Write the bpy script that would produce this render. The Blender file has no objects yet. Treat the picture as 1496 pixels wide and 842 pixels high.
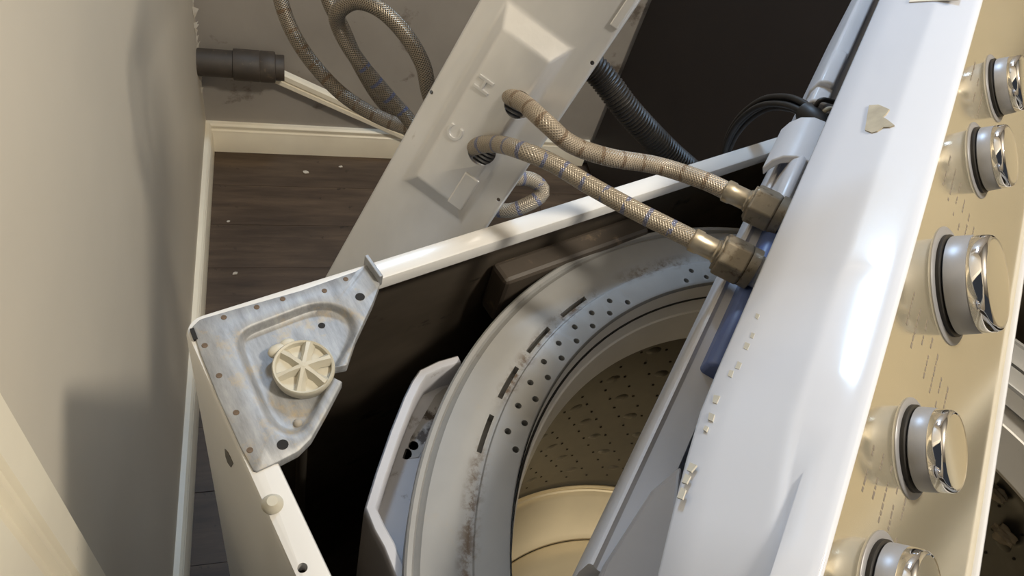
import bpy, bmesh, math, random
from mathutils import Vector, Matrix
random.seed(7)
C0 = bpy.context.scene.collection
scene = bpy.context.scene

# ------------------------------------------------------------------ camera
UP = Vector((0.22937, -0.61470, -0.75468)); UP.normalize()
AX = Vector((1794.0, -658.0, 1080.0)); AX.normalize()
AX = (AX - UP * AX.dot(UP)).normalized()
AY = UP.cross(AX)
Rm = Matrix((AX, AY, UP))                 # camera (x right, y down, z forward) -> world
CAM = Vector((-0.05461555, -0.28616615, 1.3))
F = 1080.0
cam_d = bpy.data.cameras.new('camera'); cam = bpy.data.objects.new('camera', cam_d); C0.objects.link(cam)
cam_d.sensor_width = 36.0; cam_d.lens = F * 36.0 / 1496.0; cam_d.clip_start = 0.01
xr = Rm @ Vector((1, 0, 0)); yu = Rm @ Vector((0, -1, 0)); zb = Rm @ Vector((0, 0, -1))
M4 = Matrix((xr, yu, zb)).transposed().to_4x4(); M4.translation = CAM
cam.matrix_world = M4
scene.camera = cam

# ------------------------------------------------------------------ world, lights, exposure
w = bpy.data.worlds.new('world'); scene.world = w; w.use_nodes = True
w.node_tree.nodes['Background'].inputs[0].default_value = (0.80, 0.88, 1.0, 1)
w.node_tree.nodes['Background'].inputs[1].default_value = 0.05
scene.view_settings.view_transform = 'Standard'; scene.view_settings.look = 'None'
scene.view_settings.exposure = 0.0; scene.view_settings.gamma = 1.0

def lamp(name, kind, loc, energy, col, size, target=None):
    l = bpy.data.lights.new(name, kind); l.energy = energy; l.color = col
    if kind == 'AREA': l.shape = 'DISK'; l.size = size
    else: l.shadow_soft_size = size
    o = bpy.data.objects.new(name, l); C0.objects.link(o); o.location = loc
    if target is not None:
        o.rotation_euler = (Vector(target) - Vector(loc)).to_track_quat('-Z', 'Y').to_euler()
    return o
lamp('work_lamp', 'POINT', (0.60, -0.62, 2.05), 64, (1.0, 0.925, 0.79), 0.08)
o = lamp('back_strip_light', 'AREA', (0.70, 0.912, 1.84), 19, (0.50, 0.72, 1.0), 0.5, (1.25, -0.3, 1.0))
o.data.shape = 'RECTANGLE'; o.data.size = 0.50; o.data.size_y = 0.08

# ------------------------------------------------------------------ helpers
def ray(p): return (Rm @ Vector((p[0] - 748.0, p[1] - 421.0, F))).normalized()
def onz(p, z):
    r = ray(p); return CAM + r * ((z - CAM.z) / r.z)
def onpl(p, n, q):
    r = ray(p); return CAM + r * ((Vector(q) - CAM).dot(n) / r.dot(n))
def at(x, y, d):
    return CAM + Rm @ (Vector(((x - 748.0) / F, (y - 421.0) / F, 1)) * d)

def tag(o, label=None, cat=None, group=None, kind=None):
    if label: o['label'] = label
    if cat: o['category'] = cat
    if group: o['group'] = group
    if kind: o['kind'] = kind
    return o
def empty(name, loc, label=None, cat=None, group=None):
    o = bpy.data.objects.new(name, None); C0.objects.link(o); o.location = loc; o.empty_display_size = 0.05
    return tag(o, label, cat, group)
def link(name, me, mat=None, parent=None, smooth=True, angle=40):
    if mat is not None:
        for m in (mat if isinstance(mat, (list, tuple)) else [mat]): me.materials.append(m)
    if smooth:
        me.polygons.foreach_set('use_smooth', [True] * len(me.polygons))
        me.set_sharp_from_angle(angle=math.radians(angle))
    o = bpy.data.objects.new(name, me); C0.objects.link(o)
    if parent is not None:
        o.parent = parent
        wm = Matrix.Identity(4); q = parent
        while q is not None:
            wm = Matrix.Translation(q.location) @ wm if q.type == 'EMPTY' else wm
            q = q.parent
        o.matrix_parent_inverse = Matrix.Identity(4)
        if parent.type == 'EMPTY':
            o.location = -Vector(parent.location)
    return o
def mesh(name, vs, fs, mat=None, parent=None, smooth=True, angle=40, fix=True):
    me = bpy.data.meshes.new(name); me.from_pydata([tuple(v) for v in vs], [], fs); 
    if fix:
        bm = bmesh.new(); bm.from_mesh(me); bmesh.ops.recalc_face_normals(bm, faces=bm.faces); bm.to_mesh(me); bm.free()
    return link(name, me, mat, parent, smooth, angle)
def bmobj(name, bm, mat=None, parent=None, smooth=True, angle=40):
    bmesh.ops.recalc_face_normals(bm, faces=bm.faces)
    me = bpy.data.meshes.new(name); bm.to_mesh(me); bm.free()
    return link(name, me, mat, parent, smooth, angle)
def rebuild(o):
    """apply an object's modifiers into its mesh"""
    dg = bpy.context.evaluated_depsgraph_get(); dg.update()
    me = bpy.data.meshes.new_from_object(o.evaluated_get(dg))
    old = o.data; o.modifiers.clear(); o.data = me; bpy.data.meshes.remove(old)
def bevel(o, wd, seg=2):
    m = o.modifiers.new('b', 'BEVEL'); m.width = wd; m.segments = seg; m.limit_method = 'ANGLE'; m.angle_limit = math.radians(30)
    return o
def cut(o, cutter_bm):
    me = bpy.data.meshes.new('cut'); bmesh.ops.recalc_face_normals(cutter_bm, faces=cutter_bm.faces); cutter_bm.to_mesh(me); cutter_bm.free()
    c = bpy.data.objects.new('cut', me); C0.objects.link(c)
    m = o.modifiers.new('x', 'BOOLEAN'); m.operation = 'DIFFERENCE'; m.object = c; m.solver = 'EXACT'
    rebuild(o)
    bpy.data.objects.remove(c); bpy.data.meshes.remove(me)
    o.data.polygons.foreach_set('use_smooth', [True] * len(o.data.polygons)); o.data.set_sharp_from_angle(angle=math.radians(35))
def bbox_(bm, o, u, v, n, a0, a1, b0, b1, c0, c1):
    vs = [bm.verts.new(o + u * a + v * b + n * c) for c in (c0, c1) for b in (b0, b1) for a in (a0, a1)]
    for f in ((0, 1, 3, 2), (4, 6, 7, 5), (0, 4, 5, 1), (2, 3, 7, 6), (0, 2, 6, 4), (1, 5, 7, 3)): bm.faces.new([vs[i] for i in f])
def bcyl(bm, c, ax, r, h0, h1, n=20, r1=None):
    ax = Vector(ax).normalized(); u = ax.orthogonal().normalized(); v = ax.cross(u)
    if r1 is None: r1 = r
    a = [bm.verts.new(c + ax * h0 + (u * math.cos(2 * math.pi * i / n) + v * math.sin(2 * math.pi * i / n)) * r) for i in range(n)]
    b = [bm.verts.new(c + ax * h1 + (u * math.cos(2 * math.pi * i / n) + v * math.sin(2 * math.pi * i / n)) * r1) for i in range(n)]
    for i in range(n): bm.faces.new((a[i], a[(i + 1) % n], b[(i + 1) % n], b[i]))
    bm.faces.new(a); bm.faces.new(b)
def lathe(name, prof, c, ax, mat, parent, n=64, a0=0, a1=2 * math.pi, angle=40, matidx=None):
    """prof: list of (r, h)"""
    ax = Vector(ax).normalized(); u = ax.orthogonal().normalized() if abs(ax.z) < 0.99 else Vector((1, 0, 0)); v = ax.cross(u)
    full = abs(a1 - a0 - 2 * math.pi) < 1e-6
    vs = []; fs = []; m = len(prof); uv = []
    for i in range(n if full else n + 1):
        t = a0 + (a1 - a0) * i / n
        for r, h in prof: vs.append(c + ax * h + (u * math.cos(t) + v * math.sin(t)) * r)
    k = n if full else n + 1
    for i in range(n):
        j = (i + 1) % k
        for q in range(m - 1): fs.append((i * m + q, j * m + q, j * m + q + 1, i * m + q + 1))
    me = bpy.data.meshes.new(name); me.from_pydata([tuple(x) for x in vs], [], fs)
    bm = bmesh.new(); bm.from_mesh(me); bmesh.ops.remove_doubles(bm, verts=bm.verts, dist=1e-6)
    bmesh.ops.recalc_face_normals(bm, faces=bm.faces); bm.to_mesh(me); bm.free()
    return link(name, me, mat, parent, True, angle)
def catmull(pts, n):
    P = [pts[0] * 2 - pts[1]] + list(pts) + [pts[-1] * 2 - pts[-2]]
    out = []
    for i in range(1, len(P) - 2):
        for k in range(n):
            t = k / n
            p0, p1, p2, p3 = P[i - 1], P[i], P[i + 1], P[i + 2]
            out.append(0.5 * ((2 * p1) + (p2 - p0) * t + (2 * p0 - 5 * p1 + 4 * p2 - p3) * t * t + (3 * p1 - p0 - 3 * p2 + p3) * t ** 3))
    out.append(P[-2]); return out
def resample(pts, step):
    out = [pts[0].copy()]; acc = 0
    for a, b in zip(pts, pts[1:]):
        l = (b - a).length; pos = step - acc
        while pos <= l:
            out.append(a.lerp(b, pos / l)); pos += step
        acc = (acc + l) % step if l > 0 else acc
    return out
def tube(name, pts, r, mat, parent, nseg=16, rf=None, step=None, cap=True):
    """swept tube with UVs: u round the tube, v metres along it"""
    if step: pts = resample(pts, step)
    n = len(pts); T = []
    for i in range(n):
        t = pts[min(i + 1, n - 1)] - pts[max(i - 1, 0)]; T.append(t.normalized())
    N = T[0].orthogonal().normalized(); vs = []; fs = []; L = 0; uvl = []
    for i in range(n):
        if i: N = (N - T[i] * N.dot(T[i])).normalized(); L += (pts[i] - pts[i - 1]).length
        B = T[i].cross(N); rr = rf(i, L) if rf else r
        for k in range(nseg):
            a = 2 * math.pi * k / nseg; vs.append(pts[i] + (N * math.cos(a) + B * math.sin(a)) * rr)
        uvl.append(L)
    uvs = []
    for i in range(n - 1):
        for k in range(nseg):
            k2 = (k + 1) % nseg
            fs.append((i * nseg + k, i * nseg + k2, (i + 1) * nseg + k2, (i + 1) * nseg + k))
            uvs += [(k / nseg, uvl[i]), ((k + 1) / nseg, uvl[i]), ((k + 1) / nseg, uvl[i + 1]), (k / nseg, uvl[i + 1])]
    if cap:
        fs.append(tuple(range(nseg))[::-1]); fs.append(tuple((n - 1) * nseg + k for k in range(nseg)))
        uvs += [(0, 0)] * (2 * nseg)
    me = bpy.data.meshes.new(name); me.from_pydata([tuple(x) for x in vs], [], fs)
    ul = me.uv_layers.new(name='UVMap'); ul.data.foreach_set('uv', [c for q in uvs for c in q])
    return link(name, me, mat, parent, True, 50)
def extrude_profile(name, prof, o, u, v, ax, l0, l1, mat, parent, smooth=True, angle=35):
    """closed profile of (a,b) in u,v at o, extruded along ax from l0 to l1"""
    n = len(prof); vs = [o + u * a + v * b + ax * l for l in (l0, l1) for a, b in prof]
    fs = [(i, (i + 1) % n, n + (i + 1) % n, n + i) for i in range(n)] + [tuple(range(n)), tuple(range(n, 2 * n))]
    return mesh(name, vs, fs, mat, parent, smooth, angle)

# ------------------------------------------------------------------ materials
def S(r, g, b):
    f = lambda c: (c / 255 / 12.92) if c / 255 <= 0.04045 else ((c / 255 + 0.055) / 1.055) ** 2.4
    return (f(r), f(g), f(b), 1)
class NT:
    def __init__(s, name):
        s.m = bpy.data.materials.new(name); s.m.use_nodes = True; s.t = s.m.node_tree; s.b = s.t.nodes['Principled BSDF']
    def n(s, typ, **kw):
        q = s.t.nodes.new(typ)
        for k, v in kw.items():
            if k.startswith('i_'): q.inputs[int(k[2:]) if k[2:].isdigit() else k[2:]].default_value = v
            else: setattr(q, k, v)
        return q
    def l(s, a, b): s.t.links.new(a, b)
    def coord(s, scale=(1, 1, 1), kind='Object'):
        tc = s.n('ShaderNodeTexCoord'); mp = s.n('ShaderNodeMapping'); mp.inputs['Scale'].default_value = scale
        s.l(tc.outputs[kind], mp.inputs[0]); return mp.outputs[0]
    def noise(s, vec, scale, detail=4, rough=0.55):
        q = s.n('ShaderNodeTexNoise'); q.inputs['Scale'].default_value = scale; q.inputs['Detail'].default_value = detail; q.inputs['Roughness'].default_value = rough
        s.l(vec, q.inputs['Vector']); return q.outputs['Fac']
    def ramp(s, fac, stops):
        q = s.n('ShaderNodeValToRGB'); e = q.color_ramp.elements
        while len(e) < len(stops): e.new(0.5)
        for k, (p, c) in enumerate(stops): e[k].position = p; e[k].color = c
        s.l(fac, q.inputs[0]); return q.outputs[0]
    def mix(s, fac, a, b):
        q = s.n('ShaderNodeMix', data_type='RGBA')
        for i, x in ((0, fac), (6, a), (7, b)):
            if hasattr(x, 'is_output') or hasattr(x, 'links'): s.l(x, q.inputs[i])
            else: q.inputs[i].default_value = x
        return q.outputs[2]
    def math(s, op, a, b=None, clamp=False):
        q = s.n('ShaderNodeMath', operation=op); q.use_clamp = clamp
        for i, x in enumerate((a, b)):
            if x is None: continue
            if hasattr(x, 'links'): s.l(x, q.inputs[i])
            else: q.inputs[i].default_value = x
        return q.outputs[0]
    def bump(s, h, strength, dist=0.001):
        q = s.n('ShaderNodeBump'); q.inputs['Strength'].default_value = strength; q.inputs['Distance'].default_value = dist
        s.l(h, q.inputs['Height']); s.l(q.outputs[0], s.b.inputs['Normal'])
    def base(s, x):
        if hasattr(x, 'links'): s.l(x, s.b.inputs['Base Color'])
        else: s.b.inputs['Base Color'].default_value = x
    def set(s, rough=None, metal=None, coat=None, spec=None):
        if rough is not None: s.b.inputs['Roughness'].default_value = rough
        if metal is not None: s.b.inputs['Metallic'].default_value = metal
        if coat is not None: s.b.inputs['Coat Weight'].default_value = coat; s.b.inputs['Coat Roughness'].default_value = 0.05
        if spec is not None: s.b.inputs['Specular IOR Level'].default_value = spec
def scale_c(c, k): return (min(1, c[0] * k), min(1, c[1] * k), min(1, c[2] * k), 1)
def simple(name, col, rough=0.5, metal=0.0, var=0.12, nscale=12, bump=0.0, bscale=80, coat=None, dirt=None, dirt_lo=0.62, spec=None, stretch=(1, 1, 1)):
    t = NT(name); v = t.coord(stretch)
    c = t.ramp(t.noise(v, nscale), [(0.3, scale_c(col, 1 - var)), (0.7, scale_c(col, 1 + var))])
    if dirt:
        d = t.ramp(t.noise(v, nscale * 2.3, 8, 0.65), [(dirt_lo, (0, 0, 0, 1)), (dirt_lo + 0.1, (1, 1, 1, 1))])
        c = t.mix(d, c, dirt)
    t.base(c); t.set(rough, metal, coat, spec)
    if bump: t.bump(t.noise(v, bscale, 3), bump, 0.002)
    return t.m

M = {}
M['wall_left'] = simple('beige_wall_paint', S(212, 203, 187), 0.55, var=0.05, nscale=3, bump=0.25, bscale=14, dirt=S(150, 135, 115), dirt_lo=0.74)
M['wall_right'] = simple('tan_wall_paint', S(212, 193, 158), 0.6, var=0.12, nscale=4, bump=0.4, bscale=30)
M['wall_back'] = simple('grey_beige_wall_paint', S(164, 157, 149), 0.6, var=0.10, nscale=5, bump=0.35, bscale=22, dirt=S(112, 102, 92), dirt_lo=0.60)
M['ceiling'] = simple('ceiling_paint', S(150, 143, 132), 0.8, var=0.03)
M['trim'] = simple('cream_trim_paint', S(250, 240, 219), 0.35, var=0.06, nscale=9, dirt=S(150, 130, 100), dirt_lo=0.70)
M['torn'] = simple('torn_drywall_paper', S(220, 212, 198), 0.9, var=0.1, nscale=40)
def wood(name):
    t = NT(name); v = t.coord((3, 24, 8)); tc = t.n('ShaderNodeObjectInfo')
    add = t.n('ShaderNodeVectorMath', operation='ADD'); t.l(v, add.inputs[0])
    cm = t.n('ShaderNodeCombineXYZ'); t.l(t.math('MULTIPLY', tc.outputs['Random'], 40.0), cm.inputs[0]); t.l(cm.outputs[0], add.inputs[1])
    g = t.noise(add.outputs[0], 1.3, 8, 0.65)
    c = t.ramp(g, [(0.25, S(56, 44, 35)), (0.5, S(90, 74, 59)), (0.75, S(118, 98, 78))])
    v2 = t.coord((1, 1, 1)); k = t.ramp(t.noise(v2, 26, 6, 0.7), [(0.62, (0, 0, 0, 1)), (0.72, (1, 1, 1, 1))])
    c = t.mix(k, c, S(30, 24, 20))
    c = t.mix(t.math('MULTIPLY', tc.outputs['Random'], 0.30), c, S(58, 44, 34))
    t.base(c); t.set(0.5); t.bump(g, 0.25, 0.001); return t.m
M['wood'] = wood('dark_brown_floor_plank')
M['cab'] = simple('white_enamel', S(209, 207, 204), 0.28, var=0.03, nscale=8, dirt=S(190, 170, 135), dirt_lo=0.72, coat=0.3)
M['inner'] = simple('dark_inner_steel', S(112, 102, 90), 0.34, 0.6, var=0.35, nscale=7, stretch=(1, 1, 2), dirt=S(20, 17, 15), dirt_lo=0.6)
M['galv'] = simple('galvanised_steel', S(214, 214, 215), 0.40, 0.72, var=0.10, nscale=16, dirt=S(150, 140, 125), dirt_lo=0.66, bump=0.08, bscale=120, stretch=(1, 1, 0.35))
def bracket_mat():
    t = NT('scratched_galvanised_bracket'); v = t.coord((60, 12, 30)); v1 = t.coord()
    c = t.ramp(t.noise(v, 3, 6, 0.7), [(0.3, S(128, 129, 131)), (0.6, S(158, 159, 161)), (0.8, S(178, 177, 174))])
    d = t.ramp(t.noise(v1, 55, 6, 0.7), [(0.55, (0, 0, 0, 1)), (0.75, (1, 1, 1, 1))])
    c = t.mix(d, c, S(178, 160, 130)); t.base(c); t.set(0.52, 0.3); t.bump(t.noise(v, 3, 6, 0.7), 0.12, 0.001); return t.m
M['bracket'] = bracket_mat()
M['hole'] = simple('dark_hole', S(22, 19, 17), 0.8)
M['weld'] = simple('rusty_spot', S(92, 74, 56), 0.7, var=0.3, nscale=200)
M['cap'] = simple('cream_plastic', S(186, 180, 164), 0.5, var=0.06, nscale=60, dirt=S(170, 150, 115), dirt_lo=0.66)
def ring_mat():
    t = NT('grimy_white_plastic'); tc = t.n('ShaderNodeTexCoord'); sep = t.n('ShaderNodeSeparateXYZ'); t.l(tc.outputs['Object'], sep.inputs[0])
    r = t.math('SQRT', t.math('ADD', t.math('MULTIPLY', sep.outputs[0], sep.outputs[0]), t.math('MULTIPLY', sep.outputs[1], sep.outputs[1])))
    band = t.math('SUBTRACT', 1.0, t.math('MULTIPLY', t.math('ABSOLUTE', t.math('SUBTRACT', r, 0.2935)), 115.0), True)
    v = t.coord()
    n1 = t.noise(v, 75, 8, 0.72)
    n2 = t.noise(v, 10, 3, 0.5)
    g = t.math('MULTIPLY', band, t.ramp(n1, [(0.47, (0, 0, 0, 1)), (0.58, (1, 1, 1, 1))]))
    g = t.math('MULTIPLY', g, t.ramp(n2, [(0.40, (0, 0, 0, 1)), (0.52, (1, 1, 1, 1))]))
    edge = t.math('SUBTRACT', 1.0, t.math('MULTIPLY', t.math('ABSOLUTE', t.math('SUBTRACT', r, 0.327)), 160.0), True)
    g2 = t.math('MULTIPLY', edge, t.ramp(t.noise(v, 40, 8, 0.7), [(0.6, (0, 0, 0, 1)), (0.7, (0.7, 0.7, 0.7, 1))]))
    c = t.ramp(t.noise(v, 14), [(0.3, S(134, 133, 131)), (0.7, S(146, 145, 143))])
    c = t.mix(t.ramp(t.noise(v, 33, 8, 0.7), [(0.60, (0, 0, 0, 1)), (0.8, (0.5, 0.5, 0.5, 1))]), c, S(150, 138, 120))
    c = t.mix(g, c, S(84, 66, 48)); c = t.mix(g2, c, S(88, 74, 60))
    t.base(c); t.set(0.42); t.bump(n1, 0.08, 0.001); return t.m
M['ring'] = ring_mat()
M['tub'] = simple('grey_tub_plastic', S(178, 178, 183), 0.45, var=0.06, nscale=20, dirt=S(110, 100, 88), dirt_lo=0.64)
M['grime'] = simple('grimy_grey_plastic', S(150, 148, 146), 0.6, var=0.1, nscale=30, dirt=S(62, 52, 44), dirt_lo=0.52)
M['balance'] = simple('balance_ring_plastic', S(214, 211, 206), 0.35, var=0.05, nscale=20, dirt=S(140, 122, 98), dirt_lo=0.68)
def drum_mat():
    t = NT('perforated_drum_steel'); tc = t.n('ShaderNodeTexCoord'); v = t.coord()
    c = t.ramp(t.noise(v, 20, 8, 0.7), [(0.3, S(50, 48, 45)), (0.55, S(60, 58, 54)), (0.8, S(72, 69, 65))])
    t.base(c); t.set(0.34, 0.25); t.bump(t.noise(v, 60), 0.1, 0.001); return t.m
M['drum'] = drum_mat()
M['bottom'] = simple('brushed_drum_floor', S(226, 210, 176), 0.38, 0.35, var=0.08, nscale=8, stretch=(1, 1, 4))
M['console'] = simple('glossy_white_console', S(203, 206, 215), 0.065, var=0.015, nscale=6, coat=0.5)
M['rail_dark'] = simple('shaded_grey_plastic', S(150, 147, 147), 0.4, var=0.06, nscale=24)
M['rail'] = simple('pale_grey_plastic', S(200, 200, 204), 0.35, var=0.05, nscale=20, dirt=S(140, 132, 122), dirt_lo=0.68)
M['valve'] = simple('blue_valve_plastic', S(84, 100, 146), 0.4, var=0.1, nscale=40)
def panel_mat():
    t = NT('glossy_front_panel'); v = t.coord((1, 1, 1))
    c = t.ramp(t.noise(v, 9, 3), [(0.3, S(236, 226, 200)), (0.7, S(242, 233, 210))])
    t.base(c); t.set(0.13, 0.8); return t.m
M['panel'] = panel_mat()
M['print'] = simple('grey_print', S(120, 112, 104), 0.4)
M['knob'] = simple('silver_grey_knob_plastic', S(140, 140, 144), 0.38, 0.25, var=0.03)
M['chrome'] = simple('chrome', S(225, 225, 228), 0.06, 1.0, var=0.0)
M['face'] = simple('knob_face', S(200, 192, 176), 0.12, 0.6, var=0.02)
M['black'] = simple('black_rubber', S(28, 25, 23), 0.5, var=0.1)
M['dark_panel'] = simple('dark_brown_appliance_paint', S(42, 35, 31), 0.55, var=0.06, nscale=6, spec=0.2)
M['pipe'] = simple('dark_dirty_pipe', S(70, 62, 54), 0.55, var=0.25, nscale=20, dirt=S(110, 95, 78), dirt_lo=0.6)
M['glue'] = simple('tan_glue_residue', S(170, 160, 140), 0.8, var=0.14, nscale=90)
M['specks'] = simple('faded_adhesive', S(182, 178, 166), 0.8, var=0.1, nscale=90)
M['brass'] = simple('tarnished_brass', S(132, 123, 108), 0.45, 0.5, var=0.2, nscale=60, dirt=S(96, 84, 68), dirt_lo=0.55)
M['steel'] = simple('crimped_steel', S(176, 166, 148), 0.32, 0.8, var=0.1, nscale=60)
M['chip'] = simple('pale_paint_chip', S(215, 205, 190), 0.8)
M['lint'] = simple('pale_lint', S(150, 138, 120), 0.95, var=0.3, nscale=60, bump=0.8, bscale=120)
M['rod'] = simple('dull_steel_rod', S(90, 84, 76), 0.4, 0.7)
def hose_mat(name, base_c, mark, mark_on, metal):
    t = NT(name); tc = t.n('ShaderNodeTexCoord'); sep = t.n('ShaderNodeSeparateXYZ'); t.l(tc.outputs['UV'], sep.inputs[0])
    u = sep.outputs[0]; v = sep.outputs[1]
    a = t.math('SINE', t.math('ADD', t.math('MULTIPLY', u, 2 * math.pi * 14), t.math('MULTIPLY', v, 3200.0)))
    b = t.math('SINE', t.math('SUBTRACT', t.math('MULTIPLY', u, 2 * math.pi * 14), t.math('MULTIPLY', v, 3200.0)))
    h = t.math('MAXIMUM', a, b)
    vv = t.coord()
    c = t.ramp(h, [(0.0, scale_c(base_c, 0.74)), (0.9, scale_c(base_c, 1.08))])
    c = t.mix(t.ramp(t.noise(vv, 30, 5), [(0.45, (0, 0, 0, 1)), (0.75, (0.6, 0.6, 0.6, 1))]), c, scale_c(base_c, 0.55))
    far = t.ramp(v, [(0.36, (0, 0, 0, 1)), (0.42, (1, 1, 1, 1))])     # bare steel braid beyond the panel
    c = t.mix(far, c, t.ramp(h, [(0.0, S(84, 77, 68)), (0.9, S(150, 140, 126))]))
    if mark_on:
        p = t.math('FRACT', t.math('MULTIPLY', v, 1 / 0.0165))
        k = t.math('LESS_THAN', p, 0.17)
        w = t.math('GREATER_THAN', t.noise(t.coord((1, 1, 1)), 150, 2), 0.42)
        c = t.mix(t.math('MULTIPLY', t.math('MULTIPLY', t.math('MULTIPLY', k, w), 0.75), t.math('LESS_THAN', v, 0.55)), c, mark)
    t.base(c); t.set(0.4, metal); t.l(t.math('ADD', t.math('MULTIPLY', far, 0.5), metal), t.b.inputs['Metallic']); t.bump(h, 0.45, 0.001); return t.m
M['hose_hot'] = hose_mat('braided_hot_hose', S(166, 154, 138), S(112, 92, 72), True, 0.35)
M['hose_cold'] = hose_mat('braided_cold_hose', S(166, 155, 139), S(92, 102, 138), True, 0.35)

# ------------------------------------------------------------------ room frame
O = Vector((0.3257, 1.1164, 0)); E1 = Vector((0.931, -0.3645, 0)).normalized(); E2 = Vector((0.3645, 0.931, 0)).normalized(); Z = Vector((0, 0, 1))
def rm(a, b, z): return O + E1 * a + E2 * b + Z * z
BF, AR = -3.2, 2.3        # front and right limits of the room
def room_box(name, a0, a1, b0, b1, z0, z1, mat, parent=None, bev=0):
    bm = bmesh.new(); bbox_(bm, O, E1, E2, Z, a0, a1, b0, b1, z0, z1)
    o = bmobj(name, bm, mat, parent, False)
    if bev: bevel(o, bev)
    return o
def structure(o): o['kind'] = 'structure'; return o
fl = structure(room_box('floor', -0.1, AR + 0.1, BF, 0.1, -0.08, -0.006, M['hole']))
# floor planks run along the back wall
W_, gap = 0.125, 0.0010
b = 0.0; row = 0
plank_mesh = {}
while b > -1.6:
    a = -0.02 - random.random() * 0.7
    while a < AR:
        L = 1.2
        a0, a1 = max(a, -0.02), min(a + L, AR)
        if a1 - a0 > 0.02:
            bm = bmesh.new(); bbox_(bm, Vector((0, 0, 0)), Vector((1, 0, 0)), Vector((0, 1, 0)), Z, 0, a1 - a0 - gap, 0, W_ - gap, -0.006, random.uniform(-0.0006, 0.0006))
            pl = bmobj('plank', bm, M['wood'], None, False); pl.parent = fl
            mm = Matrix((E1, E2, Z)).transposed().to_4x4(); mm.translation = rm(a0, b - W_, 0); pl.matrix_local = mm
        a += L
    b -= W_; row += 1
bm = bmesh.new(); bbox_(bm, O, E1, E2, Z, -0.02, AR, BF, b, -0.006, 0.0)
fp = bmobj('plank_field', bm, M['wood'], fl, False); fp['kind'] = 'stuff'
structure(room_box('ceiling', -0.1, AR + 0.1, BF, 0.1, 2.42, 2.5, M['ceiling']))
structure(room_box('wall_back', -0.1, AR + 0.1, 0.0, 0.1, 0, 2.42, M['wall_back']))
structure(room_box('wall_right', AR, AR + 0.1, BF, 0.0, 0, 2.42, M['wall_right']))
# left wall: to the doorway, and a header over it
bm = bmesh.new()
EDGE_A = 0.019
def wall_left_b(p, a):
    q = onpl(p, E1, O + E1 * a); d = q - O; return d.dot(E2)
cb = 0.5 * (wall_left_b((0, 540), EDGE_A) + wall_left_b((150, 842), EDGE_A))
cw = 0.085
bbox_(bm, O, E1, E2, Z, -0.1, 0.0, cb - cw - 0.0, 0.0, 0, 2.42)
bbox_(bm, O, E1, E2, Z, -0.1, 0.0, cb - cw - 0.85, cb - cw, 2.06, 2.42)
bbox_(bm, O, E1, E2, Z, -0.1, 0.0, BF, cb - cw - 0.85, 0, 2.42)
structure(bmobj('wall_left', bm, M['wall_left'], None, False))
# door casing: stepped moulding, vertical
pr = [(0.0, 0.0), (EDGE_A - 0.003, 0.0), (EDGE_A, 0.003), (EDGE_A, 0.028), (EDGE_A - 0.003, 0.031), (EDGE_A - 0.003, 0.036), (EDGE_A - 0.007, 0.040), (EDGE_A - 0.007, 0.046), (EDGE_A - 0.004, 0.050), (EDGE_A - 0.004, 0.078), (0.008, cw), (0.0, cw)]
structure(extrude_profile('trim_1', pr, O + E2 * cb, E1, -E2, Z, 0.0, 2.06, M['trim'], None))
# baseboards
bpf = [(0, 0), (0.014, 0), (0.014, 0.055), (0.0125, 0.058), (0.0125, 0.063), (0.0095, 0.066), (0.0095, 0.071), (0.012, 0.074), (0.012, 0.078), (0.008, 0.082), (0, 0.083)]
structure(extrude_profile('baseboard_back', bpf, O, -E2, Z, E1, 0.0, 0.965, M['trim'], None))
structure(extrude_profile('baseboard_left', bpf, O, E1, Z, -E2, 0.0, -cb, M['trim'], None))
# torn paper edge of the left wall in the corner, above the pipe
tv = []; tf = []
z = 0.19
while z < 0.62:
    h = random.uniform(0.008, 0.022); d = random.uniform(0.002, 0.012); k = len(tv)
    b0 = -0.010 - random.random() * 0.02
    tv += [rm(0.0005, b0 - 0.012, z), rm(0.0005, b0 - 0.012, z + h), rm(0.0005 + d, b0 + random.uniform(0, .01), z + h * random.uniform(0.2, 0.8)), rm(0.003, b0, z + h * .5)]
    tf += [(k, k + 1, k + 2), (k, k + 3, k + 1), (k, k + 2, k + 3), (k + 1, k + 3, k + 2)]
    z += h * 0.8
o = mesh('trim_2', tv, tf, M['torn'], None, False); structure(o)

# ------------------------------------------------------------------ washing machine
X0, X1, Y0, Y1 = -0.004, 0.697, -0.697, 0.003
RIM = 0.90
washer = empty('washing_machine', (0.346, -0.347, 0), 'opened top-loading white washing machine with the top off, tub and drum exposed', 'washing machine')
def rrect(inset, r, n=6):
    x0, x1, y0, y1 = X0 + inset, X1 - inset, Y0 + inset, Y1 - inset; r = max(r - inset, 0.0015); out = []
    for cx_, cy_, a0 in ((x1 - r, y1 - r, 0), (x0 + r, y1 - r, 90), (x0 + r, y0 + r, 180), (x1 - r, y0 + r, 270)):
        for k in range(n + 1):
            t = math.radians(a0 + 90 * k / n); out.append((cx_ + r * math.cos(t), cy_ + r * math.sin(t)))
    return out
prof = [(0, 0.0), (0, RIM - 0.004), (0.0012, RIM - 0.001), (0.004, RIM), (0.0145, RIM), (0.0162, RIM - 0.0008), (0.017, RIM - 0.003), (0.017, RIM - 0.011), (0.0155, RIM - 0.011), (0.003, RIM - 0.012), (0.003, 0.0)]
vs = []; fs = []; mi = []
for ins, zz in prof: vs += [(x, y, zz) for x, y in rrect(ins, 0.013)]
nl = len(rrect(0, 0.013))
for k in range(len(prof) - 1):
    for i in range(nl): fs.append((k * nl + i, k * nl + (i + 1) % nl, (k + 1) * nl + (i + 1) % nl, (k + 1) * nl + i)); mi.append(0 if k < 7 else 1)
me = bpy.data.meshes.new('cabinet'); me.from_pydata(vs, [], fs); me.polygons.foreach_set('material_index', mi)
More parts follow.
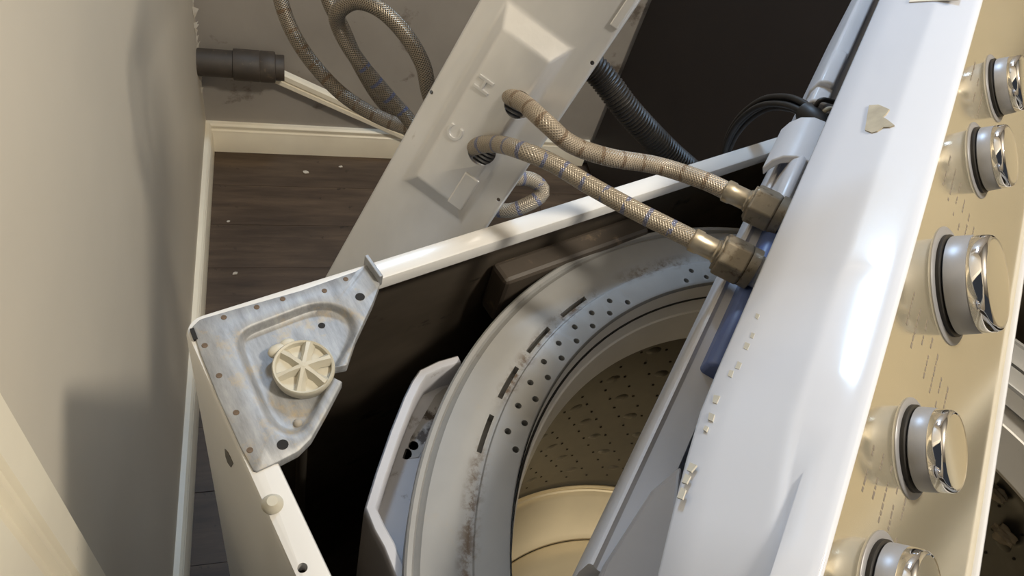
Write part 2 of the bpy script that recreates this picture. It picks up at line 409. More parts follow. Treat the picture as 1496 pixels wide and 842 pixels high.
cab = link('cabinet', me, [M['cab'], M['inner']], washer, True, 50)
bm = bmesh.new(); hp = onz((442, 830), RIM); bcyl(bm, hp, Z, 0.0026, -0.02, 0.02, 16)
mp_ = onz((436, 838), RIM)
cut(cab, bm)
# cream screw stub on the flange and the dent mark on the side
q = onz((398, 737), RIM)
lathe('flange_stud', [(0.0, 0.0045), (0.0028, 0.0045), (0.0038, 0.0035), (0.0048, 0.002), (0.0058, 0.0003), (0.0058, 0)], q, Z, M['cap'], washer, 24)
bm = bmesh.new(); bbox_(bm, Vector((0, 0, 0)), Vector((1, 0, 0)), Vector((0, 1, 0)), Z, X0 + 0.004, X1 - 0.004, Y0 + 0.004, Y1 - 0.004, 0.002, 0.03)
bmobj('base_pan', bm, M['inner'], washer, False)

# dark sliver for the pressed mark on the left side of the shell
sx = Vector((X0, 0, 0)); mk = [onpl(p, Vector((1, 0, 0)), sx) for p in ((329, 656), (333, 660), (337, 668), (341, 677), (338, 683), (333, 676), (330, 667))]
mesh('side_mark', [p - Vector((0.0004, 0, 0)) for p in mk] + [p + Vector((0.0006, 0, 0)) for p in mk], [tuple(range(7)), tuple(range(7, 14))] + [(i, (i + 1) % 7, 7 + (i + 1) % 7, 7 + i) for i in range(7)], M['rod'], washer, False)
# corner bracket -------------------------------------------------------------
BZ = RIM + 0.0012
bpx = [(280, 478), (292, 466), (340, 452), (440, 424), (520, 396), (541, 384), (556, 412), (546, 440), (520, 495), (507, 534), (489, 537), (481, 556), (500, 558), (478, 600), (455, 641), (436, 660), (405, 676), (372, 691), (352, 655), (318, 580), (292, 515)]
opx = [(341, 498), (352, 481), (400, 463), (455, 443), (480, 441), (505, 450), (524, 462), (528, 478), (505, 520), (492, 545), (470, 590), (450, 634), (432, 642), (408, 636), (388, 614), (364, 558)]
ipx = [(356, 503), (364, 491), (405, 475), (455, 455), (478, 452), (496, 459), (508, 470), (510, 484), (494, 520), (481, 545), (462, 580), (440, 622), (428, 629), (412, 624), (398, 606), (376, 556)]
DEP = 0.0065
cen = onz((432, 530), BZ)
def poly(pts, z): return [onz(p, z) for p in pts]
def radial(P, ang):
    dx, dy = math.cos(ang), math.sin(ang); best = None
    for a_, b_ in zip(P, P[1:] + P[:1]):
        ax_, ay_ = a_.x - cen.x, a_.y - cen.y; ex, ey = b_.x - a_.x, b_.y - a_.y
        det = dx * (-ey) + dy * ex
        if abs(det) < 1e-12: continue
        t = (ax_ * (-ey) + ay_ * ex) / det; s = (dx * ay_ - dy * ax_) / det
        if t > 0 and -1e-6 <= s <= 1 + 1e-6 and (best is None or t > best): best = t
    return best
Pb, Po, Pi = poly(bpx, BZ), poly(opx, BZ), poly(ipx, BZ - DEP)
NB = 240
loops = []
def smooth_loop(P, k):
    r = [radial(P, 2 * math.pi * i / NB) for i in range(NB)]
    for _ in range(k): r = [(r[i - 1] + 2 * r[i] + r[(i + 1) % NB]) / 4 for i in range(NB)]
    return r
rb, ro, ri = smooth_loop(Pb, 0), smooth_loop(Po, 30), smooth_loop(Pi, 30)
seq = [(rb, 1.0, -0.006), (rb, 1.0, -0.0006), (rb, 0.993, 0.0)]
ring_list = [([a_ for a_ in rb], -0.007), (rb, -0.0007), ([x - 0.0007 for x in rb], 0.0)]
ring_list += [([min(ro[i] + 0.0012, rb[i] - 0.0012) for i in range(NB)], 0.0)]
for k in range(1, 7):
    t = k / 6; s_ = t * t * (3 - 2 * t)
    ring_list.append(([min(ro[i] * (1 - t) + ri[i] * t, rb[i] - 0.0016) for i in range(NB)], -DEP * s_))
ring_list.append(([min(x * 0.9, rb[i] - 0.004) for i, x in enumerate(ri)], -DEP)); ring_list.append(([0.4 * x for x in ri], -DEP)); 
vs = []; fs = []
for rr, dz in ring_list: vs += [Vector((cen.x + rr[i] * math.cos(2 * math.pi * i / NB), cen.y + rr[i] * math.sin(2 * math.pi * i / NB), BZ + dz)) for i in range(NB)]
for k in range(len(ring_list) - 1):
    for i in range(NB): fs.append((k * NB + i, k * NB + (i + 1) % NB, (k + 1) * NB + (i + 1) % NB, (k + 1) * NB + i))
vs.append(Vector((cen.x, cen.y, BZ - DEP))); fs += [((len(ring_list) - 1) * NB + i, (len(ring_list) - 1) * NB + (i + 1) % NB, len(vs) - 1) for i in range(NB)]
br = mesh('corner_bracket', vs, fs, M['bracket'], washer, True, 60)
# upturned tab at the end by the rear rim
t0, t1 = onz((534, 383), BZ), onz((555, 413), BZ); td = (t1 - t0).normalized(); tn = td.cross(Z)
bm = bmesh.new(); L = (t1 - t0).length
bbox_(bm, t0, td, tn, Z, -0.001, L, -0.002, 0.0008, -0.004, 0.0065)
o = bmobj('bracket_tab', bm, M['bracket'], br, False); bevel(o, 0.0006)
lm = bpy.data.meshes.new('spot_weld')
bm = bmesh.new(); bcyl(bm, Vector((0, 0, 0)), Z, 0.0021, -0.0006, 0.0003, 10, 0.0017); bm.to_mesh(lm); bm.free(); lm.materials.append(M['weld'])
for p in [(327, 464), (375, 449), (413, 437), (474, 425), (505, 408), (320, 549), (345, 603), (365, 658), (299, 505)]:
    o = bpy.data.objects.new('spot_weld', lm); C0.objects.link(o); o.parent = br; o.location = onz(p, BZ)
    o.scale = (1, 1, 1)
hm = bpy.data.meshes.new('bolt_hole'); bm = bmesh.new(); bcyl(bm, Vector((0, 0, 0)), Z, 0.0032, -0.004, 0.0002, 16); bm.to_mesh(hm); bm.free(); hm.materials.append(M['hole'])
for p, zz, sc in [((526, 434), BZ, 1), ((413, 650), BZ, 1), ((470, 476), BZ - DEP, 0.7), ((402, 510), BZ - DEP, 0.8)]:
    o = bpy.data.objects.new('bolt_hole', hm); C0.objects.link(o); o.parent = br; o.location = onz(p, zz); o.scale = (sc, sc, 1)
bm = bmesh.new(); bmesh.ops.create_uvsphere(bm, u_segments=12, v_segments=8, radius=0.0028, matrix=Matrix.Translation(onz((435, 619), BZ - DEP)))
o = bmobj('paint_drop', bm, M['ceiling'], br); 
# slotted gap at the corner between bracket and shell
bm = bmesh.new(); g0 = onz((280, 480), RIM + 0.0015); g1 = onz((286, 496), RIM + 0.0015); gd = (g1 - g0).normalized()
bbox_(bm, g0, gd, gd.cross(Z), Z, 0, (g1 - g0).length, -0.0012, 0.0012, -0.002, 0.0002); bmobj('corner_gap', bm, M['hole'], br, False)
# suspension cap: rimmed cup with six vanes
cc_ = onz((445, 533), BZ + 0.004); cc_.z = BZ - DEP
R_ = 0.0185
capax = (Z + Vector((-0.10, -0.10, 0))).normalized()
cap = lathe('suspension_cap', [(R_ * 0.9, 0.0), (R_ * 0.96, 0.002), (R_, 0.007), (R_, 0.0105), (R_ * 0.96, 0.0115), (R_ * 0.90, 0.0108), (R_ * 0.86, 0.0075), (R_ * 0.45, 0.0072), (0.0, 0.0076)], cc_, capax, M['cap'], washer, 48)
cu = capax.orthogonal().normalized(); cv = capax.cross(cu)
for k in range(6):
    a = math.radians(60 * k + 12); d = cu * math.cos(a) + cv * math.sin(a); n_ = capax.cross(d)
    vs = []; 
    for (x, hw, hh) in ((0.0, 0.0034, 0.0138), (R_ * 0.5, 0.0024, 0.0128), (R_ * 0.9, 0.0034, 0.0112)):
        for sx, hz in ((-2.1, 0.0072), (-0.6, hh), (0.6, hh), (2.1, 0.0072)): vs.append(cc_ + d * x + n_ * hw * sx * 0.62 + capax * hz)
    fs = [(i * 4 + j, i * 4 + j + 1, (i + 1) * 4 + j + 1, (i + 1) * 4 + j) for i in range(2) for j in range(3)] + [(0, 1, 2, 3), (8, 9, 10, 11)]
    mesh('vane', vs, fs, M['cap'], cap, True, 60)
bm = bmesh.new(); bmesh.ops.create_uvsphere(bm, u_segments=14, v_segments=10, radius=0.0048, matrix=Matrix.Translation(onz((407, 513), BZ + 0.001)) @ Matrix.Diagonal((1.4, 1, 0.8, 1)))
bmesh.ops.create_uvsphere(bm, u_segments=14, v_segments=10, radius=0.0038, matrix=Matrix.Translation(onz((420, 503), BZ + 0.002)) @ Matrix.Diagonal((1.3, 1, 0.8, 1)))
bmobj('cap_lug', bm, M['cap'], cap)
bm = bmesh.new(); bcyl(bm, Vector((cc_.x, cc_.y, 0)), Z, 0.004, 0.35, BZ - DEP - 0.001, 12); bmobj('suspension_rod', bm, M['rod'], washer)
lathe('rod_socket', [(0.007, -0.03), (0.011, -0.01), (0.013, 0.0)], cc_ - Z * 0.001, Z, M['bracket'], washer, 24)

# tub ring, tub and drum -------------------------------------------------------
TC = Vector((0.346, -0.351, 0))
def rz(z): return z
TZ = 0.85
ringp = [(0.3315, -0.020), (0.3325, -0.004), (0.3320, 0.0), (0.3305, 0.0012), (0.3275, 0.0008), (0.3262, -0.0022), (0.3245, -0.0008), (0.3225, 0.001), (0.3100, 0.0016), (0.3010, 0.001), (0.2990, 0.0), (0.2925, -0.001), (0.2905, -0.0005), (0.2895, 0.0012), (0.2880, 0.0018), (0.2690, 0.0018), (0.2672, 0.0008), (0.2662, -0.002), (0.2655, -0.008), (0.2690, -0.012), (0.2690, -0.0125), (0.315, -0.0125), (0.325, -0.022), (0.3315, -0.020)]
ring = lathe('tub_ring', ringp, Vector((0, 0, 0)), Z, M['ring'], None, 200, angle=38)
bm = bmesh.new()
def pol(r, deg, z=0): return Vector((r * math.cos(math.radians(deg)), r * math.sin(math.radians(deg)), z))
dots = [(0.2815, 129.9 - 4.6 * k) for k in range(8)] + [(0.2725, 132.2 - 4.65 * k) for k in range(9)]
dots += [(0.2815, 78.5), (0.2815, 74.0), (0.2725, 80.8), (0.2725, 76.2), (0.2725, 71.8), (0.2815, 69.4)]
for k in range(17): dots += [(0.2815, 60 - 4.6 * k - 70), (0.2725, 62.3 - 4.6 * k - 70)]
for r, d in dots: bcyl(bm, pol(r, d), Z, 0.0025, -0.0075, 0.01, 12)
for k, d in enumerate((131.2, 122.2, 112.9, 103.5, 65, 56, 47, 38, 20, 11, 2, -7, -25, -34, -43, -52)):
    # radial-ended arc slots
    a0, a1 = d - 3.0, d + 3.0; n = 8; r0, r1 = 0.2940, 0.2976
    lo = []; hi = []
    for zz, dst in ((-0.0095, lo), (0.01, hi)):
        for i in range(n + 1): dst.append(bm.verts.new(pol(r0, a0 + (a1 - a0) * i / n, zz)))
        for i in range(n, -1, -1): dst.append(bm.verts.new(pol(r1, a0 + (a1 - a0) * i / n, zz)))
    bm.faces.new(lo); bm.faces.new(hi); m = len(lo)
    for i in range(m): bm.faces.new((lo[i], lo[(i + 1) % m], hi[(i + 1) % m], hi[i]))
cut(ring, bm)
ring.parent = washer; ring.location = Vector((TC.x, TC.y, TZ)) - washer.location
# dark disc added below the pierced holes to stand in for their shade
lathe('ring_hole_shade', [(0.262, 0), (0.326, 0)], Vector((TC.x, TC.y, TZ - 0.016)), Z, M['hole'], washer, 96)
# outer tub with the hanging lug
tubm = lathe('outer_tub', [(0.3255, 0.12), (0.3255, 0.80), (0.3285, 0.81), (0.3285, 0.829)], TC, Z, M['tub'], washer, 128)
wpx = [(668, 519), (640, 527), (613, 540), (602, 556), (590, 580), (570, 630), (549, 690), (533, 742), (546, 775), (560, 800), (572, 830), (580, 850), (590, 890)]
WZ = 0.842
Pw = [onz(p, WZ) for p in wpx]
def tubclamp(v, r):     # point on the tub wall nearest to v
    d = Vector((v.x - TC.x, v.y - TC.y, 0)).normalized(); return Vector((TC.x, TC.y, v.z)) + d * r
vs = []; fs = []; n = len(Pw)
for i, p_ in enumerate(Pw):
    t = (Pw[min(i + 1, n - 1)] - Pw[max(i - 1, 0)]).normalized(); nn = Z.cross(t); 
    if nn.dot(TC - p_) < 0: nn = -nn
    th = 0.0075
    for off, zz in ((0.006, -0.20), (0.0, -0.012), (0.0, -0.0012), (0.0012, 0), (th - 0.0012, 0), (th, -0.0012), (th + 0.001, -0.026)):
        v = p_ + nn * off + Z * zz
        vs.append(v)
    fl_ = tubclamp(p_ + Z * (-0.027), 0.327); vs.append(fl_)
m = 8
for i in range(n - 1):
    for k in range(m - 1): fs.append((i * m + k, i * m + k + 1, (i + 1) * m + k + 1, (i + 1) * m + k))
lug = mesh('hanging_lug', vs, fs, M['tub'], washer, True, 45); 
lug.parent = tubm
lug.location = (0, 0, 0)
# slot and bead marks on the lug floor
bm = bmesh.new()
for p, rr in (((593, 664), 0.0042), ((604, 652), 0.0036), ((626, 606), 0.0026), ((633, 596), 0.0022)):
    bcyl(bm, onz(p, WZ - 0.0268), Z, rr, -0.004, 0.0006, 14)
o = bmobj('lug_hole', bm, M['hole'], tubm); o.location = (0, 0, 0)
# the lug's rib next to the ring
rb_ = [onz(p, WZ - 0.022) for p in ((625, 648), (612, 700), (606, 750), (603, 800), (604, 850))]
o = tube('lug_rib', catmull(rb_, 6), 0.0028, M['tub'], tubm, 8); o.location = (0, 0, 0)
gr = [onz(p, WZ - 0.0262) for p in ((636, 578), (655, 562), (646, 600), (630, 632), (612, 668), (590, 672), (600, 640), (620, 606))]
o = mesh('grime_patch', gr, [tuple(range(len(gr)))], M['grime'], tubm, False); o.location = (0, 0, 0)
# balance ring: the stepped lip inside the tub ring
lathe('balance_ring', [(0.2655, 0.0), (0.2645, -0.010), (0.2625, -0.022), (0.2600, -0.029), (0.2585, -0.030), (0.2575, -0.040), (0.2562, -0.052), (0.2548, -0.062), (0.2542, -0.066), (0.2560, -0.070), (0.275, -0.072)], Vector((TC.x, TC.y, TZ - 0.0015)), Z, M['balance'], washer, 160, angle=30)
drum = lathe('drum', [(0.268, 0.778), (0.284, 0.76), (0.2915, 0.735), (0.2945, 0.36), (0.2955, 0.346), (0.2935, 0.343), (0.2965, 0.338)], TC, Z, M['drum'], washer, 160)
lathe('drum_seam', [(0.2965, 0.338), (0.2935, 0.335), (0.2925, 0.331), (0.2945, 0.328), (0.291, 0.326)], TC, Z, M['bottom'], washer, 160)
lathe('drum_floor', [(0.291, 0.326), (0.285, 0.318), (0.240, 0.297), (0.2335, 0.293), (0.2330, 0.289)], TC, Z, M['bottom'], washer, 128)
imp = lathe('impeller', [(0.2318, 0.284), (0.2315, 0.291), (0.229, 0.294), (0.20, 0.300), (0.12, 0.318), (0.06, 0.335), (0.045, 0.36), (0.03, 0.37), (0.0, 0.372)], TC, Z, M['bottom'], washer, 96)
for k in range(6):
    a = math.radians(60 * k + 40); d = Vector((math.cos(a), math.sin(a), 0)); s_ = Vector((-d.y, d.x, 0)); vs = []
    for rr_, hw, z0, hh in ((0.05, 0.012, 0.338, 0.03), (0.12, 0.014, 0.316, 0.028), (0.20, 0.010, 0.298, 0.012), (0.215, 0.004, 0.296, 0.002)):
        for sx, dz in ((-1.6, 0), (-0.5, hh), (0.5, hh), (1.6, 0)): vs.append(TC + d * rr_ + s_ * hw * sx + Z * (z0 + dz))
    fs = [(i * 4 + j, i * 4 + j + 1, (i + 1) * 4 + j + 1, (i + 1) * 4 + j) for i in range(3) for j in range(3)] + [(12, 13, 14, 15)]
    mesh('impeller_vane', vs, fs, M['bottom'], imp, True, 60).location = (0, 0, 0)
# dimples and holes of the drum wall
def drum_r(z): return 0.2915 + (0.735 - z) / 0.375 * 0.003
bm = bmesh.new(); bh = bmesh.new()
for rowi in range(7):
    zz = 0.40 + rowi * 0.05
    for k in range(30):
        a = math.radians(k * 12 + (6 if rowi % 2 else 0)); d = Vector((math.cos(a), math.sin(a), 0)); t = Vector((-d.y, d.x, 0)); c = TC + d * (drum_r(zz) + 0.0005) + Z * zz
        rings = []
        for rr_, dep in ((0.0115, 0.0), (0.008, 0.0009), (0.004, 0.0014)):
            rings.append([bm.verts.new(c - d * dep + (t * math.cos(2 * math.pi * i / 10) + Z * math.sin(2 * math.pi * i / 10) * 0.8) * rr_) for i in range(10)])
        top = bm.verts.new(c - d * 0.0016)
        for A_, B_ in zip(rings, rings[1:]):
            for i in range(10): bm.faces.new((A_[i], A_[(i + 1) % 10], B_[(i + 1) % 10], B_[i]))
        for i in range(10): bm.faces.new((rings[-1][i], rings[-1][(i + 1) % 10], top))
for rowi in range(15):
    zz = 0.375 + rowi * 0.025
    for k in range(60):
        a = math.radians(k * 6 + (3 if rowi % 2 else 0)); d = Vector((math.cos(a), math.sin(a), 0)); c = TC + d * drum_r(zz) + Z * zz
        bcyl(bh, c, d, 0.0016, -0.0006, 0.001, 6)
o = bmobj('drum_dimples', bm, M['drum'], drum); o.location = (0, 0, 0); o['kind'] = 'stuff'
o = bmobj('drum_holes', bh, M['hole'], drum, False); o.location = (0, 0, 0); o['kind'] = 'stuff'
# dark bracing on the rear inner wall of the cabinet
bm = bmesh.new(); q = at(728, 405, 0.60); bbox_(bm, Vector((q.x, -0.002, 0.80)), Vector((1, 0, 0)), Vector((0, -1, 0)), Z, 0, 0.16, 0, 0.022, 0.0, 0.055)
o = bmobj('rear_brace', bm, M['pipe'], washer, False); bevel(o, 0.004)

# ------------------------------------------------------------------ control console
DW = Vector((0.86540363, 0.48564272, 0.12340059)).normalized(); HN = DW.cross(Z).normalized(); VN = HN.cross(DW)
def con(h, v, d): return CAM + HN * h + VN * v + DW * d
pn = (HN * 0.669 + VN * 0.743).normalized(); pd = (HN * 0.743 - VN * 0.669).normalized()
base_pt = con(0.16, -0.47, 0.40)
console = empty('control_console', base_pt, 'glossy white washer control console lifted off and tipped back across the open tub', 'control panel')
D0, D1 = 0.105, 0.80
shell = [(0.0640, -0.3330), (0.0600, -0.3200), (0.0592, -0.3182), (0.0598, -0.3168), (0.0700, -0.3054), (0.0800, -0.2943), (0.0872, -0.2863), (0.0888, -0.2845), (0.0900, -0.2833), (0.0911, -0.2823), (0.0923, -0.2814), (0.0942, -0.2800), (0.1000, -0.2757), (0.1060, -0.2714), (0.1100, -0.2686), (0.1128, -0.2668), (0.1146, -0.2666), (0.1156, -0.2676), (0.1150, -0.2690)]
shell_lo = [(0.1118, -0.2720), (0.2416, -0.3890), (0.2440, -0.3858), (0.2452, -0.3838), (0.2470, -0.3838), (0.2488, -0.3856), (0.2492, -0.3885), (0.2470, -0.3930), (0.2250, -0.4100), (0.1900, -0.4500), (0.1700, -0.4760), (0.0640, -0.4760), (0.0575, -0.4720)]
def clampd(d): return d
def loop_at(d, pts, ins):
    out = []
    for h, v in pts:
        k = 0.0
        if d < 0.21 and h < 0.1 and v > -0.34: k = 0.012 * ((0.21 - d) / 0.1) ** 1.3
        hh, vv = h + k, v + k * 0.25
        cx_, cy_ = 0.15, -0.37
        L = math.hypot(hh - cx_, vv - cy_); f_ = 1 - ins / L
        out.append(con(cx_ + (hh - cx_) * f_, cy_ + (vv - cy_) * f_, d))
    return out
ds = [(D0, 0.012), (D0 + 0.0015, 0.007), (D0 + 0.005, 0.003), (D0 + 0.012, 0.0)] + [(D0 + 0.012 + (D1 - D0 - 0.024) * k / 24, 0) for k in range(1, 24)] + [(D1 - 0.012, 0), (D1 - 0.005, 0.003), (D1, 0.012)]
def strip(name, pts, mat, parent, endcap=False, angle=50):
    vs = []; fs = []; n = len(pts)
    for d, ins in ds: vs += loop_at(d, pts, ins)
    for i in range(len(ds) - 1):
        for k in range(n - 1): fs.append((i * n + k, i * n + k + 1, (i + 1) * n + k + 1, (i + 1) * n + k))
    if endcap: fs += [tuple(range(n)), tuple((len(ds) - 1) * n + k for k in range(n))]
    return mesh(name, vs, fs, mat, parent, True, angle)
house = strip('console_housing', shell + shell_lo, M['console'], console, True, 60)
# front panel, set a little below the lip of the housing
P0, P1 = (0.1146, -0.2690), (0.2446, -0.3860)
vs = []; 
a0, a1 = D0 + 0.012, D1 - 0.012
for d in (a0, a1):
    for (h, v) in (P0, P1): vs.append(con(h, v, d))
for d in (a0, a1):
    for (h, v) in (P0, P1): vs.append(con(h, v, d) - pn * 0.003)
panel = mesh('front_panel', vs, [(0, 1, 3, 2), (4, 6, 7, 5), (0, 4, 5, 1), (2, 3, 7, 6), (0, 2, 6, 4), (1, 5, 7, 3)], M['panel'], console, False)
def onpanel(s, d, lift=0.0):   # s metres down the panel from its upper edge
    return con(P0[0], P0[1], d) + pd * s + pn * lift
kb = con(0.156, -0.303, 0.3505); s_k = (kb - con(P0[0], P0[1], 0.3505)).dot(pd) + 0.003
knobs = [(0.5587, 0.0205, 0.019), (0.471, 0.0212, 0.019), (0.3505, 0.0285, 0.0245), (0.2355, 0.0205, 0.0195), (0.160, 0.0205, 0.0195)]
for d, r, hgt in knobs:
    c = onpanel(s_k, d)
    kroot = lathe('knob', [(r * 0.90, 0.0035), (r * 0.985, 0.0045), (r * 0.985, 0.006), (r * 0.97, hgt * 0.60), (r * 0.955, hgt * 0.62), (r * 0.955, hgt * 0.625)], c, pn, M['knob'], console, 56)
    lathe('knob_skirt', [(r * 0.98, 0.0004), (r * 1.03, 0.001), (r * 1.03, 0.003), (r * 0.9, 0.0040)], c, pn, M['black'], kroot, 48).location = (0, 0, 0)
    lathe('knob_bezel', [(r * 1.0, 0.0011), (r * 1.17, 0.0011), (r * 1.2, 0.0006), (r * 1.2, 0.0)], c, pn, M['knob'], kroot, 48).location = (0, 0, 0)
    ch = lathe('chrome_band', [(r * 0.955, hgt * 0.62), (r * 0.965, hgt * 0.64), (r * 0.95, hgt * 0.90), (r * 0.92, hgt * 0.97), (r * 0.88, hgt * 1.0), (r * 0.85, hgt * 0.985)], c, pn, M['chrome'], kroot, 56); ch.location = (0, 0, 0)
    lathe('knob_face', [(r * 0.85, hgt * 0.985), (r * 0.5, hgt * 0.97), (0.0, hgt * 0.965)], c, pn, M['panel'], kroot, 48).location = (0, 0, 0)
# printed legends: rows of short unreadable marks between the knobs
bm = bmesh.new()
for dd, n_ in ((0.515, 3), (0.41, 6), (0.292, 7), (0.198, 5)):
    for k in range(n_):
        s0 = 0.016 + k * 0.0115
        d = dd - 0.016
        while d < dd + 0.012:
            l = random.uniform(0.0015, 0.004)
            if random.random() < 0.8: bbox_(bm, onpanel(s0, d), pd, DW, pn, 0, random.uniform(0.0012, 0.0018), 0, l, -0.0001, 0.00015)
            d += l + 0.0012
o = bmobj('printed_legend', bm, M['print'], panel, False); o.location = (0, 0, 0); o['kind'] = 'stuff'
# label at the far end of the top
def ontop(p, lift=0.0004):     # a pixel on the flat part of the console top
    n_ = (HN * -0.743 + VN * 0.669).normalized(); return onpl(p, n_, con(0.08, -0.2942, 0.3)) + n_ * lift
topn = (HN * -0.743 + VN * 0.669).normalized()
def patch(name, px, mat, parent, th=0.0004, lift=0.0003):
    top = [ontop(p, lift + th) for p in px]; bot = [ontop(p, lift - 0.0006) for p in px]; n = len(px)
    o = mesh(name, top + bot, [tuple(range(n)), tuple(range(n, 2 * n))] + [(i, (i + 1) % n, n + (i + 1) % n, n + i) for i in range(n)], mat, parent, False)
    o.location = -Vector(console.location) if parent is console else (0, 0, 0)
    return o
lb = patch('label_sticker', [(1328, 4), (1400, 0), (1412, -40), (1350, -40)], M['chip'], house)
o = patch('glue_residue', [(1270, 155), (1284, 154), (1300, 161), (1295, 168), (1290, 172), (1297, 176), (1307, 184), (1300, 187), (1291, 187), (1282, 193), (1274, 195), (1264, 191), (1267, 172)], M['glue'], house)
bmv = []; bmf = []
for px in ([(1078, 528), (1084, 531), (1080, 540), (1074, 538)], [(1066, 541), (1072, 542), (1069, 552), (1063, 549)], [(1089, 500), (1096, 503), (1092, 512), (1086, 509)], [(1098, 486), (1103, 488), (1100, 495), (1096, 493)], [(1105, 458), (1110, 460), (1107, 467), (1103, 464)],
           [(1043, 577), (1052, 579), (1047, 590), (1041, 588)], [(1036, 603), (1044, 606), (1041, 616), (1034, 613)], [(1008, 676), (1018, 680), (1010, 690), (1003, 687)], [(1001, 692), (1009, 696), (1003, 707), (996, 705)], [(995, 712), (1002, 716), (997, 730), (989, 727)], [(1030, 622), (1035, 624), (1032, 631), (1027, 628)]):
    k = len(bmv); bmv += [ontop(p, 0.0001) for p in px] + [ontop(p, -0.0009) for p in px]
    bmf += [(k, k + 1, k + 2, k + 3), (k + 4, k + 5, k + 6, k + 7)] + [(k + i, k + (i + 1) % 4, k + 4 + (i + 1) % 4, k + 4 + i) for i in range(4)]
o = mesh('adhesive_specks', bmv, bmf, M['specks'], house, False); o.location = (0, 0, 0); o['kind'] = 'stuff'

# rear rail of the console
railp = [(0.0500, -0.3760), (0.0506, -0.3744), (0.0522, -0.3738), (0.0535, -0.3752), (0.0550, -0.3766), (0.0720, -0.3770), (0.0850, -0.4700), (0.0575, -0.4750), (0.0500, -0.3950)]
rail = extrude_profile('rear_rail', railp, CAM, HN, VN, DW, 0.125, 0.80, M['rail'], console)
# moulded end block on the near end of the rail
bm = bmesh.new()
pts = [(0.0565, -0.371, 0.105), (0.0565, -0.371, 0.128), (0.0615, -0.362, 0.172), (0.0690, -0.354, 0.190), (0.090, -0.345, 0.105)]
up_ = [bm.verts.new(con(h, v, d)) for h, v, d in pts]; lo_ = [bm.verts.new(con(h + 0.006, v - 0.05, d)) for h, v, d in pts]
bm.faces.new(up_); bm.faces.new(lo_)
for i in range(5): bm.faces.new((up_[i], up_[(i + 1) % 5], lo_[(i + 1) % 5], lo_[i]))
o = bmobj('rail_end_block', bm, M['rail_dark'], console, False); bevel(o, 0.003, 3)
# hook straddling the rail
hk = [(0.0405, -0.372), (0.0430, -0.362), (0.0480, -0.354), (0.0560, -0.349), (0.0660, -0.348), (0.0720, -0.352), (0.0720, -0.358), (0.0660, -0.3545), (0.0570, -0.3555), (0.0500, -0.361), (0.0460, -0.370), (0.0440, -0.378)]
o = extrude_profile('rail_hook', hk, CAM, HN, VN, DW, 0.445, 0.495, M['rail'], console); bevel(o, 0.0012)
up = [(0.0495, -0.376), (0.0510, -0.368), (0.0560, -0.366), (0.0640, -0.366), (0.0660, -0.385), (0.0520, -0.390)]
o = extrude_profile('rail_cover', up, CAM, HN, VN, DW, 0.540, 0.80, M['rail'], console); bevel(o, 0.002, 2)
up2 = [(0.0475, -0.376), (0.0500, -0.363), (0.0560, -0.3605), (0.0620, -0.3605), (0.0640, -0.385), (0.0500, -0.390)]
o = extrude_profile('rail_step', up2, CAM, HN, VN, DW, 0.560, 0.610, M['rail'], console); bevel(o, 0.002, 2)
# inlet valve between the rail and the housing
vb = [(0.0600, -0.380), (0.0610, -0.366), (0.0650, -0.362), (0.0780, -0.362), (0.0800, -0.384), (0.0640, -0.386)]
valve = extrude_profile('inlet_valve', vb, CAM, HN, VN, DW, 0.262, 0.43, M['valve'], console); bevel(valve, 0.004, 3)
vb2 = [(0.0535, -0.380), (0.0545, -0.352), (0.0600, -0.347), (0.0660, -0.350), (0.0680, -0.380)]
o = extrude_profile('valve_body', vb2, CAM, HN, VN, DW, 0.40, 0.45, M['rail'], console); bevel(o, 0.004, 3)

# ------------------------------------------------------------------ galvanised cover panel with the hoses through it
PU = (Rm @ Vector((0.519, -0.705, -0.485))).normalized()          # up the panel
PW = (Rm @ Vector((0.809, 0.588, 0.010))); PW = (PW - PU * PW.dot(PU)).normalized()
PN = PW.cross(PU); 
if PN.dot(CAM - at(700, 160, 0.55)) < 0: PN = -PN
PQ = at(600, 365, 0.607)
def pp(p, lift=0.0): 
    q = onpl(p, PN, PQ + PN * lift) - PQ; return (q.dot(PW), q.dot(PU))
def pw(s, t, l=0.0): return PQ + PW * s + PU * t + PN * l
sL = 0.5 * (pp((640, 108))[0] + pp((520, 323))[0]); sR = 0.5 * (pp((865, 104))[0] + pp((725, 311))[0])
tT, tB = pp((700, 0))[1] + 0.23, -0.16
cover = empty('cover_panel', pw((sL + sR) / 2, tB), 'galvanised steel rear cover panel leaning behind the washer rim, hoses threaded through', 'metal panel')
oq = [pp(p) for p in ((742, 2), (838, 69), (675, 323), (588, 264))]
EH = 0.0085
iq = [pp(p, EH) for p in ((738, 40), (806, 99), (664, 297), (606, 256))]
so0, so1 = (oq[0][0] + oq[3][0]) / 2, (oq[1][0] + oq[2][0]) / 2; to1, to0 = (oq[0][1] + oq[1][1]) / 2, (oq[2][1] + oq[3][1]) / 2
si0, si1 = (iq[0][0] + iq[3][0]) / 2, (iq[1][0] + iq[2][0]) / 2; ti1, ti0 = (iq[0][1] + iq[1][1]) / 2, (iq[2][1] + iq[3][1]) / 2
print('PANEL', sL, sR, 'outer', so0, so1, to0, to1, 'inner', si0, si1, ti0, ti1)
vs = [pw(s, t) for s, t in ((sL, tB), (sR, tB), (sR, tT), (sL, tT))] + [pw(s, t) for s, t in ((so0, to0), (so1, to0), (so1, to1), (so0, to1))] + [pw(s, t, EH) for s, t in ((si0, ti0), (si1, ti0), (si1, ti1), (si0, ti1))]
fs = [(0, 1, 5, 4), (1, 2, 6, 5), (2, 3, 7, 6), (3, 0, 4, 7), (4, 5, 9, 8), (5, 6, 10, 9), (6, 7, 11, 10), (7, 4, 8, 11), (8, 9, 10, 11)]
